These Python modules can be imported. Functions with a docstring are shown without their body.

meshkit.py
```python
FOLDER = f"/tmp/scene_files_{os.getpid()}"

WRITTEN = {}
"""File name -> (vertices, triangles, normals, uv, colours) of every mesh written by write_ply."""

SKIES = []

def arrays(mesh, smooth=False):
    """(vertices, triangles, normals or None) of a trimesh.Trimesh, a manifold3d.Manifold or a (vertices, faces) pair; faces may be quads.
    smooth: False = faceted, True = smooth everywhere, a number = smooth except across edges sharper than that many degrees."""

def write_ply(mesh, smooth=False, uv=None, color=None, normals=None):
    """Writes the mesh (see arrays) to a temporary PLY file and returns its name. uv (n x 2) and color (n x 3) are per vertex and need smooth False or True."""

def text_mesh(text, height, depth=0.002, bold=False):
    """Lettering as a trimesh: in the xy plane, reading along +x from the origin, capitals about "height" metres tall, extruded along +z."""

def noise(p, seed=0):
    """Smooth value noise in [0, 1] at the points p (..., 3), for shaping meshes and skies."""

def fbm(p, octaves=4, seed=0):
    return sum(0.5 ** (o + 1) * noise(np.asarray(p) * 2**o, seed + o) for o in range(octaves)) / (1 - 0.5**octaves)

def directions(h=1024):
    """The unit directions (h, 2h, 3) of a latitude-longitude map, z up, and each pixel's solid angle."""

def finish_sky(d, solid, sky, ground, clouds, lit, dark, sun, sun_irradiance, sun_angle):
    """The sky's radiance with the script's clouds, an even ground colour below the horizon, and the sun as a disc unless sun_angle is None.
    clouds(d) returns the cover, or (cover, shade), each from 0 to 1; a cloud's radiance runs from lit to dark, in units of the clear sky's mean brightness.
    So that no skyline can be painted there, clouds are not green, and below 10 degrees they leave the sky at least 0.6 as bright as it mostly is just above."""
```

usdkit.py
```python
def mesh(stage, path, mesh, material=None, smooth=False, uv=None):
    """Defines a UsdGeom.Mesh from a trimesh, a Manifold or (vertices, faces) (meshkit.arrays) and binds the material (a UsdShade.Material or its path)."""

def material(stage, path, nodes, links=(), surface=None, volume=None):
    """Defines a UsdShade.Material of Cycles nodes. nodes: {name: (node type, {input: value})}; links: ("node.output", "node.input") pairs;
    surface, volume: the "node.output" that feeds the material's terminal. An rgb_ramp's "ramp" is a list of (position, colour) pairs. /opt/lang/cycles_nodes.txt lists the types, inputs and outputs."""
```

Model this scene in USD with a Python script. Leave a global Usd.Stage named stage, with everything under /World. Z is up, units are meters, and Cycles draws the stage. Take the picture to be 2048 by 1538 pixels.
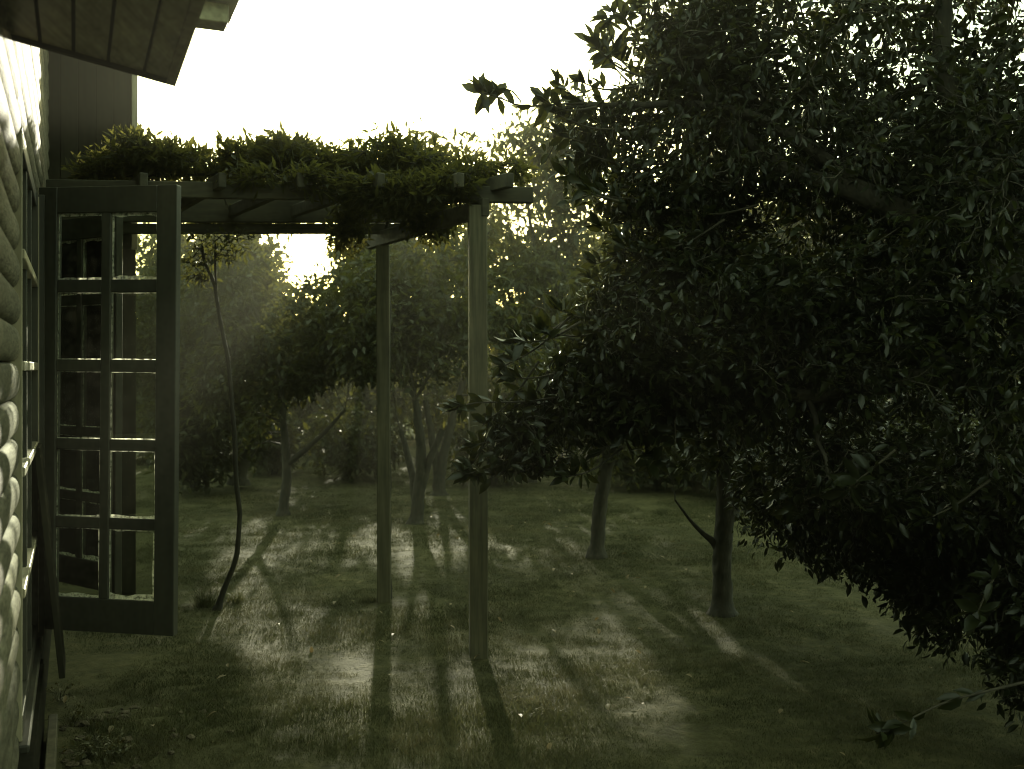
import math, random
import numpy as np, trimesh, usdkit, meshkit
from scipy.spatial import cKDTree
from pxr import Usd, UsdGeom, UsdLux, UsdShade, Gf, Sdf, Vt

stage = Usd.Stage.CreateInMemory()
UsdGeom.SetStageUpAxis(stage, UsdGeom.Tokens.z)
UsdGeom.SetStageMetersPerUnit(stage, 1.0)
WORLD = UsdGeom.Xform.Define(stage, '/World')
stage.SetDefaultPrim(WORLD.GetPrim())
UsdGeom.Scope.Define(stage, '/World/Looks')

# ------------------------------------------------------------------ camera, sky, sun, exposure
FPX, CX, HY, CAMZ = 2000.0, 1024.0, 735.0, 1.6
cam = UsdGeom.Camera.Define(stage, '/World/camera')
cam.CreateHorizontalApertureAttr(36.0)
cam.CreateVerticalApertureAttr(36.0 * 769 / 1024)
cam.CreateFocalLengthAttr(36.0 * FPX / 2048)
cam.CreateVerticalApertureOffsetAttr(-36.0 * 34 / 2048)
cam.CreateClippingRangeAttr(Gf.Vec2f(0.05, 3000))
cam.CreateFStopAttr(3.2)
cam.CreateFocusDistanceAttr(4.6)
EXPOSURE = 2.05
cam.CreateExposureAttr(EXPOSURE)
cam.AddTranslateOp().Set(Gf.Vec3d(0, 0, CAMZ))
cam.AddRotateXOp().Set(90.0)

SUN_AZ, SUN_EL = math.radians(-6.8), math.radians(12.2)
SUN = np.array([math.sin(SUN_AZ) * math.cos(SUN_EL), math.cos(SUN_AZ) * math.cos(SUN_EL), math.sin(SUN_EL)])
SKY_STRENGTH, SUN_INTENSITY = 0.10, 0.75
usdkit.material(stage, '/World/Looks/sky_light', {
    'sky': ('sky_texture', {'sky_type': 'single_scattering', 'sun_disc': False, 'sun_elevation': SUN_EL, 'sun_rotation': SUN_AZ,
                            'altitude': 50.0, 'air_density': 1.0, 'aerosol_density': 1.5, 'ozone_density': 1.0}),
    'co': ('texture_coordinate', {}), 'cn': ('noise_texture', {'scale': 2.2, 'detail': 5.0}), 'cr': ('rgb_ramp', {'ramp': [(.3, (.15, .15, .15)), (.75, (.45, .45, .45))]}),
    'cl': ('mix', {'mix_type': 'mix', 'color2': (9.0, 9.2, 8.2)}),
    'tint': ('mix', {'mix_type': 'multiply', 'fac': 1.0, 'color2': (0.93, 1.05, 0.68)}),
    'bg': ('background_shader', {'strength': SKY_STRENGTH})},
    [('co.generated', 'cn.vector'), ('cn.fac', 'cr.fac'), ('cr.color', 'cl.fac'), ('sky.color', 'cl.color1'), ('cl.color', 'tint.color1'), ('tint.color', 'bg.color')], surface='bg.background')
dome = UsdLux.DomeLight.Define(stage, '/World/sky')
UsdShade.MaterialBindingAPI.Apply(dome.GetPrim()).Bind(UsdShade.Material.Get(stage, '/World/Looks/sky_light'))
dome.GetPrim().SetCustomDataByKey('kind', 'structure')
sun = UsdLux.DistantLight.Define(stage, '/World/sun')
sun.CreateNormalizeAttr(True); sun.CreateIntensityAttr(SUN_INTENSITY); sun.CreateAngleAttr(0.7)
sun.CreateColorAttr(Gf.Vec3f(1.0, 0.95, 0.72))
_z = Gf.Vec3d(*SUN)
sun.AddTransformOp().Set(Gf.Matrix4d(Gf.Rotation(Gf.Vec3d(0, 0, 1), _z), Gf.Vec3d(0, 0, 0)))

HAZE_DENSITY = 0.0007

rng = np.random.default_rng(7)
random.seed(7)

# ------------------------------------------------------------------ helpers
def at(px, py, Z):
    return np.array([(px - CX) / FPX * Z, Z, CAMZ + (HY - py) / FPX * Z])

def project(p):
    p = np.atleast_2d(p); Z = np.maximum(p[:, 1], 0.05)
    return np.stack([CX + FPX * p[:, 0] / Z, HY - FPX * (p[:, 2] - CAMZ) / Z], 1)

used = {}
def numbered(path):
    k = used.get(path, 0); used[path] = k + 1
    return path if k == 0 else f'{path}_{k:03d}'

class Node:
    def __init__(self, path, base): self.path, self.base = path, np.asarray(base, float)
    @property
    def prim(self): return stage.GetPrimAtPath(self.path)

def tag(node, label=None, cat=None, group=None, kind=None):
    for k, v in (('label', label), ('category', cat), ('group', group), ('kind', kind)):
        if v: node.prim.SetCustomDataByKey(k, v)

GROUPS = {'orchard_tree': 'orchard trees on the lawn', 'background_tree': 'trees closing the far end of the garden', 'shrub': 'shrubs at the back of the lawn', 'weed': 'weeds at the foot of the house wall', 'grass_clump': 'taller grass clumps on the lawn'}
def thing(name, label, cat, base, group=None):
    group = group or GROUPS.get(name)
    path = numbered('/World/' + name)
    x = UsdGeom.Xform.Define(stage, path); x.AddTranslateOp().Set(Gf.Vec3d(*map(float, base)))
    n = Node(path, base); tag(n, label, cat, group); return n

def part(parent, name, mesh, mat, smooth=False, label=None, kind=None, local=False):
    path = numbered(parent.path + '/' + name)
    v, f = (mesh.vertices, mesh.faces) if isinstance(mesh, trimesh.Trimesh) else mesh
    v = np.asarray(v, float) - (0 if local else parent.base)
    usdkit.mesh(stage, path, trimesh.Trimesh(v, np.asarray(f), process=False), '/World/Looks/' + mat, smooth)
    n = Node(path, parent.base); tag(n, label, kind=kind); return n

def setting(name, mesh, mat, smooth=False, kind='structure', label=None, cat=None):
    path = numbered('/World/' + name)
    usdkit.mesh(stage, path, mesh, '/World/Looks/' + mat, smooth)
    n = Node(path, (0, 0, 0)); tag(n, label, cat, kind=kind); return n

def cat(*ms):
    ms = [m for m in ms if m is not None]
    return trimesh.util.concatenate(ms)

def hull_box(lo, hi, ch=0.003):
    lo, hi = np.asarray(lo, float), np.asarray(hi, float)
    ch = min(ch, 0.3 * float((hi - lo).min()))
    pts = []
    for sx in (0, 1):
        for sy in (0, 1):
            for sz in (0, 1):
                c = np.where([sx, sy, sz], hi, lo); s = np.where([sx, sy, sz], -ch, ch)
                for k in range(3):
                    q = c.copy(); q += s; q[k] = c[k]; pts.append(q)
    return trimesh.convex.convex_hull(np.array(pts))

def frame_box(o, ex, ey, ez, lo, hi, ch=0.003):
    m = hull_box(lo, hi, ch)
    M = np.eye(4); M[:3, 0], M[:3, 1], M[:3, 2], M[:3, 3] = ex, ey, ez, o
    m.apply_transform(M); return m

def beam(a, b, w, h, ch=0.004, up=(0, 0, 1), seg=1):
    """a box along a-b whose centre line is a-b; w across, h along up"""
    a, b = np.asarray(a, float), np.asarray(b, float)
    ex = b - a; L = np.linalg.norm(ex); ex /= L
    ey = np.cross(up, ex); ey /= np.linalg.norm(ey); ez = np.cross(ex, ey)
    return frame_box(a, ex, ey, ez, (0, -w / 2, -h / 2), (L, w / 2, h / 2), ch)

def tubes(P, R, sides=5):
    """P (N,K,3) polylines, R (N,K) radii -> (v,f), ends capped to a point by small radius"""
    P = np.asarray(P, float); R = np.asarray(R, float)
    N, K = P.shape[:2]
    T = np.gradient(P, axis=1); T /= np.linalg.norm(T, axis=2, keepdims=True) + 1e-9
    ref = np.where(np.abs(T[:, :1, 2:3]) > 0.8, np.array([1.0, 0, 0]), np.array([0, 0, 1.0]))
    A = np.cross(T, np.broadcast_to(ref, T.shape)); A /= np.linalg.norm(A, axis=2, keepdims=True) + 1e-9
    B = np.cross(T, A)
    ang = np.arange(sides) * 2 * np.pi / sides
    V = P[:, :, None] + R[:, :, None, None] * (A[:, :, None] * np.cos(ang)[None, None, :, None] + B[:, :, None] * np.sin(ang)[None, None, :, None])
    idx = np.arange(N * K * sides).reshape(N, K, sides)
    a, b = idx[:, :-1], idx[:, 1:]
    a2, b2 = np.roll(a, -1, 2), np.roll(b, -1, 2)
    F = np.concatenate([np.stack([a, a2, b2], -1).reshape(-1, 3), np.stack([a, b2, b], -1).reshape(-1, 3)])
    return V.reshape(-1, 3), F

def join(*vf):
    vs, fs, o = [], [], 0
    for v, f in vf:
        vs.append(v); fs.append(np.asarray(f) + o); o += len(v)
    return np.concatenate(vs), np.concatenate(fs)

def smooth_line(pts, n):
    """Catmull-Rom through pts (k,d) -> n points"""
    pts = np.asarray(pts, float); k = len(pts)
    if k == 2: return pts[0] + np.linspace(0, 1, n)[:, None] * (pts[1] - pts[0])
    q = np.concatenate([[2 * pts[0] - pts[1]], pts, [2 * pts[-1] - pts[-2]]])
    s = np.linspace(0, k - 1 - 1e-6, n); i = s.astype(int); t = (s - i)[:, None]
    p0, p1, p2, p3 = q[i], q[i + 1], q[i + 2], q[i + 3]
    return 0.5 * (2 * p1 + (p2 - p0) * t + (2 * p0 - 5 * p1 + 4 * p2 - p3) * t ** 2 + (3 * p1 - p0 - 3 * p2 + p3) * t ** 3)

def unit(v): return v / (np.linalg.norm(v, axis=-1, keepdims=True) + 1e-9)

# leaf templates: (along, across, up), faces
T_BIG = (np.array([(0, 0, 0), (.3, .42, .10), (.3, 0, .02), (.3, -.42, .10), (.65, .44, .08), (.65, 0, .0), (.65, -.44, .08), (1, 0, -.06)], float),
         np.array([(0, 2, 1), (0, 3, 2), (1, 2, 5), (1, 5, 4), (2, 3, 6), (2, 6, 5), (4, 5, 7), (5, 6, 7)]))
T_SMALL = (np.array([(0, 0, 0), (.5, .5, .08), (.5, -.5, .08), (1, 0, -.05)], float), np.array([(0, 3, 1), (0, 2, 3)]))

def leaves(pos, d, nrm, L, W, tpl, curl=0.25):
    d = unit(d); side = unit(np.cross(nrm, d)); up = np.cross(d, side)
    tv, tf = tpl; n, k = len(pos), len(tv)
    z = tv[:, 2][None] * W[:, None] * 2.0 - curl * (tv[:, 0] ** 2)[None] * L[:, None] * rng.uniform(0, 1, (n, 1))
    V = pos[:, None] + d[:, None] * (tv[:, 0][None, :, None] * L[:, None, None]) + side[:, None] * (tv[:, 1][None, :, None] * W[:, None, None]) + up[:, None] * z[..., None]
    F = tf[None] + (np.arange(n) * k)[:, None, None]
    return V.reshape(-1, 3), F.reshape(-1, 3)

# where the low sun reaches the lawn in the photograph (image ellipses cx, cy, rx, ry): foliage is thinner on those sun paths
LIT = [(1120, 1420, 280, 130, .03), (660, 1400, 170, 170, .05), (850, 1470, 230, 110, .03), (530, 1260, 150, 70, .12), (560, 1060, 240, 34, .40), (610, 1005, 70, 30, .35),
       (680, 1110, 250, 36, .40), (1060, 1085, 100, 32, .35), (480, 1190, 70, 60, .2), (1330, 1255, 140, 26, .35), (1490, 1290, 70, 14, .3), (850, 1250, 160, 40, .25)]
def sun_keep(p, keep=0.03):
    """mask of leaves to keep"""
    g = p - SUN * ((p[:, 2] - 0.0) / SUN[2])[:, None]
    q = project(g); pk = np.ones(len(p))
    for cx, cy, rx, ry, kp in LIT:
        m = np.sqrt(((q[:, 0] - cx) / rx) ** 2 + ((q[:, 1] - cy) / ry) ** 2)
        m = np.where(g[:, 1] < 2.0, 9.0, m)
        pk = np.minimum(pk, np.maximum(np.clip((m - .85) / .4, 0, 1), max(kp, keep)))
    c = p - SUN * ((p[:, 1] - 4.0) / SUN[1])[:, None]            # the sun also reaches the near edge of the citrus
    mc = np.sqrt(((c[:, 0] - .45) / .9) ** 2 + ((c[:, 2] - 1.85) / .95) ** 2)
    pk = np.where(p[:, 1] > 5.2, np.minimum(pk, np.maximum(np.clip((mc - .85) / .4, 0, 1), .5)), pk)
    return rng.random(len(p)) < pk

# ------------------------------------------------------------------ materials
def L(n): return '/World/Looks/' + n
def leaf_mat(name, c1, c2, c3, rough, trans, spec=0.5):
    tc = tuple(min(1, 1.9 * x) for x in c2)
    usdkit.material(stage, L(name), {
        'g': ('geometry', {}), 'r': ('rgb_ramp', {'ramp': [(0, c1), (0.55, c2), (1, c3)]}),
        'n': ('noise_texture', {'scale': 40.0, 'detail': 2.0}), 'b': ('bump', {'strength': 0.25, 'distance': 0.003}),
        'p': ('principled_bsdf', {'roughness': rough, 'specular_ior_level': spec}),
        'tr': ('mix', {'mix_type': 'multiply', 'fac': 1.0, 'color2': (2.4, 2.0, 1.1)}),
        't': ('translucent_bsdf', {}), 'm': ('mix_closure', {'fac': trans})},
        [('g.random_per_island', 'r.fac'), ('g.position', 'n.vector'), ('n.fac', 'b.height'), ('b.normal', 'p.normal'), ('r.color', 'p.base_color'),
         ('r.color', 'tr.color1'), ('tr.color', 't.color'), ('p.BSDF', 'm.closure1'), ('t.BSDF', 'm.closure2')], surface='m.closure')
leaf_mat('citrus_leaf', (.013, .017, .006), (.025, .031, .012), (.070, .074, .030), 0.30, 0.32, 0.34)
leaf_mat('orchard_leaf', (.030, .036, .014), (.055, .063, .024), (.110, .112, .050), 0.5, 0.45, 0.35)
leaf_mat('pale_leaf', (.040, .046, .018), (.070, .077, .031), (.115, .115, .052), 0.5, 0.45, 0.4)
leaf_mat('vine_leaf', (.035, .040, .017), (.120, .126, .058), (.22, .21, .12), 0.55, 0.62, 0.25)
leaf_mat('weed_leaf', (.05, .05, .02), (.08, .08, .035), (.16, .15, .08), 0.5, 0.25, 0.4)
leaf_mat('dry_leaf', (.14, .11, .06), (.22, .18, .11), (.40, .36, .26), 0.6, 0.2, 0.4)

def grain_mat(name, c1, c2, scale=(1, 1, 1), rough=0.6, noise=6.0, bump=0.4, spec=0.5, dist=0.004, c3=None):
    usdkit.material(stage, L(name), {
        'g': ('geometry', {}), 'mp': ('mapping', {'scale': scale}),
        'n': ('noise_texture', {'scale': noise, 'detail': 6.0, 'roughness': 0.62}),
        'n2': ('noise_texture', {'scale': 2.3, 'detail': 4.0}),
        'r': ('rgb_ramp', {'ramp': [(0.3, c1), (0.7, c2)]}),
        'r2': ('rgb_ramp', {'ramp': [(0.3, (.62, .62, .6)), (0.7, (1.15, 1.12, 1.08))]}),
        'mx': ('mix', {'mix_type': 'multiply', 'fac': 1.0}),
        'isl': ('rgb_ramp', {'ramp': [(0, (.8, .8, .8)), (1, (1.15, 1.15, 1.12))]}),
        'mx2': ('mix', {'mix_type': 'multiply', 'fac': 1.0}),
        'oi': ('object_info', {}),
        'b': ('bump', {'strength': bump, 'distance': dist}),
        'p': ('principled_bsdf', {'roughness': rough, 'specular_ior_level': spec})},
        [('g.position', 'mp.vector'), ('mp.vector', 'n.vector'), ('g.position', 'n2.vector'), ('n.fac', 'r.fac'), ('n2.fac', 'r2.fac'),
         ('r.color', 'mx.color1'), ('r2.color', 'mx.color2'), ('oi.random', 'isl.fac'), ('mx.color', 'mx2.color1'), ('isl.color', 'mx2.color2'),
         ('mx2.color', 'p.base_color'), ('n.fac', 'b.height'), ('b.normal', 'p.normal')], surface='p.BSDF')
grain_mat('bark', (.012, .011, .007), (.040, .036, .024), (1, 1, .3), .85, 30, .8, .3, .01)
grain_mat('twig_bark', (.020, .018, .012), (.055, .048, .032), (1, 1, 1), .8, 20, .3, .3)
grain_mat('post_wood', (.055, .052, .030), (.135, .125, .078), (8, 8, .5), .75, 5, .4, .35)
grain_mat('beam_wood', (.022, .021, .013), (.055, .051, .031), (.8, 6, 6), .75, 5, .4, .35)
grain_mat('log_wood', (.052, .048, .034), (.19, .177, .136), (18, 1.2, 46), .75, 2.2, .8, .06)
grain_mat('soffit_wood', (.12, .115, .066), (.27, .255, .155), (9, .8, 9), .6, 4, .4, .4)
grain_mat('trim_wood', (.20, .175, .12), (.36, .32, .24), (6, 6, .6), .5, 5, .3, .5)
grain_mat('dark_paint', (.016, .016, .011), (.030, .028, .020), (6, 6, .6), .5, 6, .2, .4)
grain_mat('dark_boards', (.012, .012, .008), (.026, .024, .016), (6, 6, .5), .85, 5, .3, .08)
grain_mat('fence_wood', (.05, .046, .03), (.12, .105, .07), (4, 4, 4), .8, 5, .4, .3)
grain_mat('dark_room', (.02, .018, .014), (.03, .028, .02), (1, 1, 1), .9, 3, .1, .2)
grain_mat('earth', (.035, .028, .018), (.13, .108, .075), (1, 1, 1), .95, 18, 1.0, .2, .02)
grain_mat('putty', (.50, .47, .40), (.78, .75, .68), (1, 1, 1), .6, 40, .4, .4)
usdkit.material(stage, L('roof_metal'), {'n': ('noise_texture', {'scale': 9.0, 'detail': 4.0}), 'g': ('geometry', {}),
    'r': ('rgb_ramp', {'ramp': [(.3, (.45, .43, .38)), (.7, (.62, .60, .55))]}), 'p': ('principled_bsdf', {'roughness': .45, 'metallic': .3})},
    [('g.position', 'n.vector'), ('n.fac', 'r.fac'), ('r.color', 'p.base_color')], surface='p.BSDF')
usdkit.material(stage, L('glass'), {'f': ('fresnel', {'IOR': 1.5}), 't': ('transparent_bsdf', {'color': (.90, .92, .86)}), 'gl': ('glossy_bsdf', {'roughness': 0.02, 'color': (1, 1, 1)}),
    'm': ('mix_closure', {}), 'g': ('geometry', {}), 'n': ('noise_texture', {'scale': 14.0, 'detail': 5.0}), 'r': ('rgb_ramp', {'ramp': [(.45, (0.0, 0.0, 0.0)), (.85, (.004, .004, .004))]}),
    'd': ('diffuse_bsdf', {'color': (.5, .48, .42)}), 'tl': ('translucent_bsdf', {'color': (.5, .48, .42)}), 'md': ('mix_closure', {'fac': .6}), 'm2': ('mix_closure', {})},
    [('f.fac', 'm.fac'), ('t.BSDF', 'm.closure1'), ('gl.BSDF', 'm.closure2'), ('g.position', 'n.vector'), ('n.fac', 'r.fac'), ('r.color', 'm2.fac'),
     ('d.BSDF', 'md.closure1'), ('tl.BSDF', 'md.closure2'), ('m.closure', 'm2.closure1'), ('md.closure', 'm2.closure2')], surface='m2.closure')
usdkit.material(stage, L('grime'), {'g': ('geometry', {}), 'n': ('noise_texture', {'scale': 60.0, 'detail': 4.0}), 'r': ('rgb_ramp', {'ramp': [(.35, (.05, .05, .05)), (.65, (.95, .95, .95))]}),
    't': ('transparent_bsdf', {}), 'd': ('diffuse_bsdf', {'color': (.75, .73, .66)}), 'tl': ('translucent_bsdf', {'color': (.8, .78, .7)}), 'md': ('mix_closure', {'fac': .75}), 'm': ('mix_closure', {})},
    [('g.position', 'n.vector'), ('n.fac', 'r.fac'), ('r.color', 'm.fac'), ('t.BSDF', 'm.closure1'), ('d.BSDF', 'md.closure1'), ('tl.BSDF', 'md.closure2'), ('md.closure', 'm.closure2')], surface='m.closure')
def lawn_mat(name, ramp, scale, trans):
    usdkit.material(stage, L(name), {'g': ('geometry', {}), 'n': ('noise_texture', {'scale': scale, 'detail': 5.0, 'roughness': .65}),
        'r': ('rgb_ramp', {'ramp': ramp}), 'i': ('rgb_ramp', {'ramp': [(0, (.6, .62, .6)), (1, (1.4, 1.35, 1.35))]}), 'mx': ('mix', {'mix_type': 'multiply', 'fac': 1.0}),
        'p': ('principled_bsdf', {'roughness': .6, 'specular_ior_level': .3}), 't': ('translucent_bsdf', {}), 'm': ('mix_closure', {'fac': trans})},
        [('g.position', 'n.vector'), ('n.fac', 'r.fac'), ('g.random_per_island', 'i.fac'), ('r.color', 'mx.color1'), ('i.color', 'mx.color2'),
         ('mx.color', 'p.base_color'), ('mx.color', 't.color'), ('p.BSDF', 'm.closure1'), ('t.BSDF', 'm.closure2')], surface='m.closure')
lawn_mat('grass_blade', [(.30, (.060, .066, .024)), (.5, (.105, .105, .042)), (.72, (.19, .165, .085))], 1.6, .35)
usdkit.material(stage, L('lawn_ground'), {'g': ('geometry', {}), 'n': ('noise_texture', {'scale': 9.0, 'detail': 8.0, 'roughness': .7}), 'n2': ('noise_texture', {'scale': 1.1, 'detail': 4.0}),
    'r': ('rgb_ramp', {'ramp': [(.3, (.035, .035, .015)), (.55, (.070, .068, .030)), (.75, (.12, .105, .06))]}), 'r2': ('rgb_ramp', {'ramp': [(.3, (.7, .7, .7)), (.7, (1.25, 1.2, 1.2))]}),
    'mx': ('mix', {'mix_type': 'multiply', 'fac': 1.0}), 'b': ('bump', {'strength': .8, 'distance': .03}), 'p': ('principled_bsdf', {'roughness': .95, 'specular_ior_level': .15})},
    [('g.position', 'n.vector'), ('g.position', 'n2.vector'), ('n.fac', 'r.fac'), ('n2.fac', 'r2.fac'), ('r.color', 'mx.color1'), ('r2.color', 'mx.color2'), ('mx.color', 'p.base_color'),
     ('n.fac', 'b.height'), ('b.normal', 'p.normal')], surface='p.BSDF')

# ------------------------------------------------------------------ ground
WN = np.array([0.916, 0.400]); WD = np.array([-0.400, 0.916]); W0 = np.array([-0.17, 0.0])   # house wall: outward normal, direction along, origin
def wall_t(x, y): return (x - W0[0]) * WN[0] + y * WN[1]
def gh(x, y):
    x, y = np.asarray(x, float), np.asarray(y, float)
    p = np.stack([x, y, np.zeros_like(x)], -1)
    h = 0.03 * (meshkit.fbm(p * 0.45, 3, 3) - .5) + 0.025 * (meshkit.fbm(p * 2.2, 3, 5) - .5)
    near = np.exp(-((wall_t(x, y) - .45) / .45) ** 2) * np.clip((5.6 - y) / 1.2, 0, 1)
    h = h + near * 0.16 * (meshkit.fbm(p * 5.0, 4, 9) - .5)
    far = np.clip((np.hypot(x, y) - 26) / 60, 0, 1)
    return h * (1 - far)
ax = np.concatenate([[-400, -150, -60, -30, -18, -12, -8], np.arange(-6, 8.01, .07), [9, 11, 14, 18, 30, 60, 150, 400]])
ay = np.concatenate([[-400, -150, -60, -25, -10, -5, -2, 0], np.arange(1, 8, .07), np.arange(8, 20, .2), [21, 23, 26, 30, 40, 60, 110, 200, 400]])
gx, gy = np.meshgrid(ax, ay); nx = len(ax)
gi = np.arange(gx.size).reshape(gx.shape)
gf = np.concatenate([np.stack([gi[:-1, :-1], gi[:-1, 1:], gi[1:, 1:]], -1).reshape(-1, 3), np.stack([gi[:-1, :-1], gi[1:, 1:], gi[1:, :-1]], -1).reshape(-1, 3)])
setting('ground', (np.stack([gx.ravel(), gy.ravel(), gh(gx, gy).ravel()], 1), gf), 'lawn_ground', True)

# ------------------------------------------------------------------ the log house
house = thing('log_house', 'log-sided timber house on the left edge with eaves and open glazed doors', 'house', (-1.4, 2.8, 0))
eU, eT, eZ = np.array([WD[0], WD[1], 0]), np.array([WN[0], WN[1], 0]), np.array([0, 0, 1.0])
O = np.array([W0[0], W0[1], 0])
def W(u, t, z): return O + eU * u + eT * t + eZ * z
def wbox(u0, u1, t0, t1, z0, z1, ch=0.003):
    M = np.eye(4); M[:3, 0], M[:3, 1], M[:3, 2], M[:3, 3] = eU, -eT, eZ, O   # right-handed (u, -t, z)
    m = hull_box((u0, -t1, z0), (u1, -t0, z1), ch); m.apply_transform(M); return m
SEG = [(-1.5, 3.50, .30, 2.56), (3.50, 6.32, 2.375, 2.56), (6.32, 7.40, .30, 2.56), (3.16, 7.40, 2.575, 4.10)]
wall = part(house, 'wall', cat(*[wbox(u0, u1, -.16, -.060, z0, z1 if z1 < 2.5 else 2.54, .001) for u0, u1, z0, z1 in [(-1.5, 3.49, .02, 2.56), (3.49, 6.33, 2.38, 2.56), (3.49, 6.33, .02, .40), (6.33, 7.40, .02, 2.56)]], wbox(3.15, 7.40, -.16, -.060, 2.555, 4.12, .001)), 'dark_boards')
LH = 0.118
rs = np.random.default_rng(11)
for (u0, u1, z0, z1) in SEG:
    k0 = 0
    z = 2.56 if z1 < 3 else 4.10
    while z - LH > z0 - 0.02:
        zc = z - LH / 2; n = max(2, int((u1 - u0) / .12))
        us = np.linspace(u0, u1, n + 1)
        th = np.linspace(-np.pi / 2, np.pi / 2, 11)
        wob = .001 * np.sin(us * 2.1 + rs.uniform(0, 6)) + .0006 * np.sin(us * 7 + rs.uniform(0, 6))
        bul = .030 + rs.uniform(-.002, .002)
        ring = [(us, bul * math.cos(a) ** .8 if abs(a) < 1.57 else 0.0, zc + (LH / 2 - .002) * math.sin(a)) for a in th]
        V = np.stack([O + eU * us[:, None] + eT * (r[1] - .036 + wob[:, None] * (math.cos(a) > .1)) + eZ * (r[2] + .5 * wob[:, None]) for r, a in zip(ring, th)], 1)
        A, B = V.shape[:2]
        idx = np.arange(A * B).reshape(A, B)
        f = np.concatenate([np.stack([idx[:-1, :-1], idx[1:, :-1], idx[1:, 1:]], -1).reshape(-1, 3), np.stack([idx[:-1, :-1], idx[1:, 1:], idx[:-1, 1:]], -1).reshape(-1, 3)])
        caps = np.array([(idx[0, 0], idx[0, j], idx[0, j + 1]) for j in range(1, B - 1)] + [(idx[-1, 0], idx[-1, j + 1], idx[-1, j]) for j in range(1, B - 1)])
        f = np.concatenate([f[:, ::-1], caps])
        part(wall, 'log', (V.reshape(-1, 3), f), 'log_wood', 40)
        z -= LH
# interior shell, so that the rooms behind the panes are dark
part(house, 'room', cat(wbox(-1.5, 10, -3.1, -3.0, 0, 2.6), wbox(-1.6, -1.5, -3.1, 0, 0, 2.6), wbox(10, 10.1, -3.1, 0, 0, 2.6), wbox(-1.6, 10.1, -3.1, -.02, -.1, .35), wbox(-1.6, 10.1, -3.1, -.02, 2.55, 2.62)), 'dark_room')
part(house, 'plinth', cat(wbox(-1.5, 4.86, -.02, .030, -.1, .28), wbox(4.863, 7.4, -.02, .025, -.1, .30)), 'dark_boards')
part(house, 'ground_board', wbox(-1.0, 4.70, .05, .085, -.05, .10), 'fence_wood')
part(house, 'leaning_board', frame_box(W(4.55, .105, .29), eU, unit(np.array([*(WN * 1.0), 0])), unit(-eT * .10 + eZ * 1.0), (0, -.012, 0), (.30, .012, .98)), 'dark_boards', label='dark board leaning against the wall below the door')
# eave
def sof(t): return 2.55 - .185 * t
eave_end = 3.12
def slab(u0, u1, t0, t1, dz0, dz1, ch=.002):
    pts = []
    for u in (u0, u1):
        for t in (t0, t1):
            for dz in (dz0, dz1): pts.append(W(u, t, sof(t) + dz))
    return trimesh.convex.convex_hull(np.array(pts))
soffit = part(house, 'soffit', slab(-1.5, eave_end - .01, -.06, .405, .018, .03), 'dark_boards')
for a, b in ((-.07, .058), (.068, .146), (.156, .240), (.250, .341), (.350, .408)):
    for u0, u1 in ((-1.5, .9), (.904, 2.02 + a), (2.024 + a, eave_end)):
        part(soffit, 'soffit_board', slab(u0, u1, a, b, 0, .017), 'soffit_wood')
part(house, 'eave_end_board', slab(eave_end + .001, eave_end + .022, -.1, .4085, -.012, .12), 'dark_boards')
part(house, 'fascia', cat(slab(-1.5, eave_end + .022, .409, .435, -.012, .13)), 'trim_wood')
ws = np.linspace(-1.5, 3.15, 140)
rib = .012 * np.abs(np.sin(ws * 2 * np.pi / .15))
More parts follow.
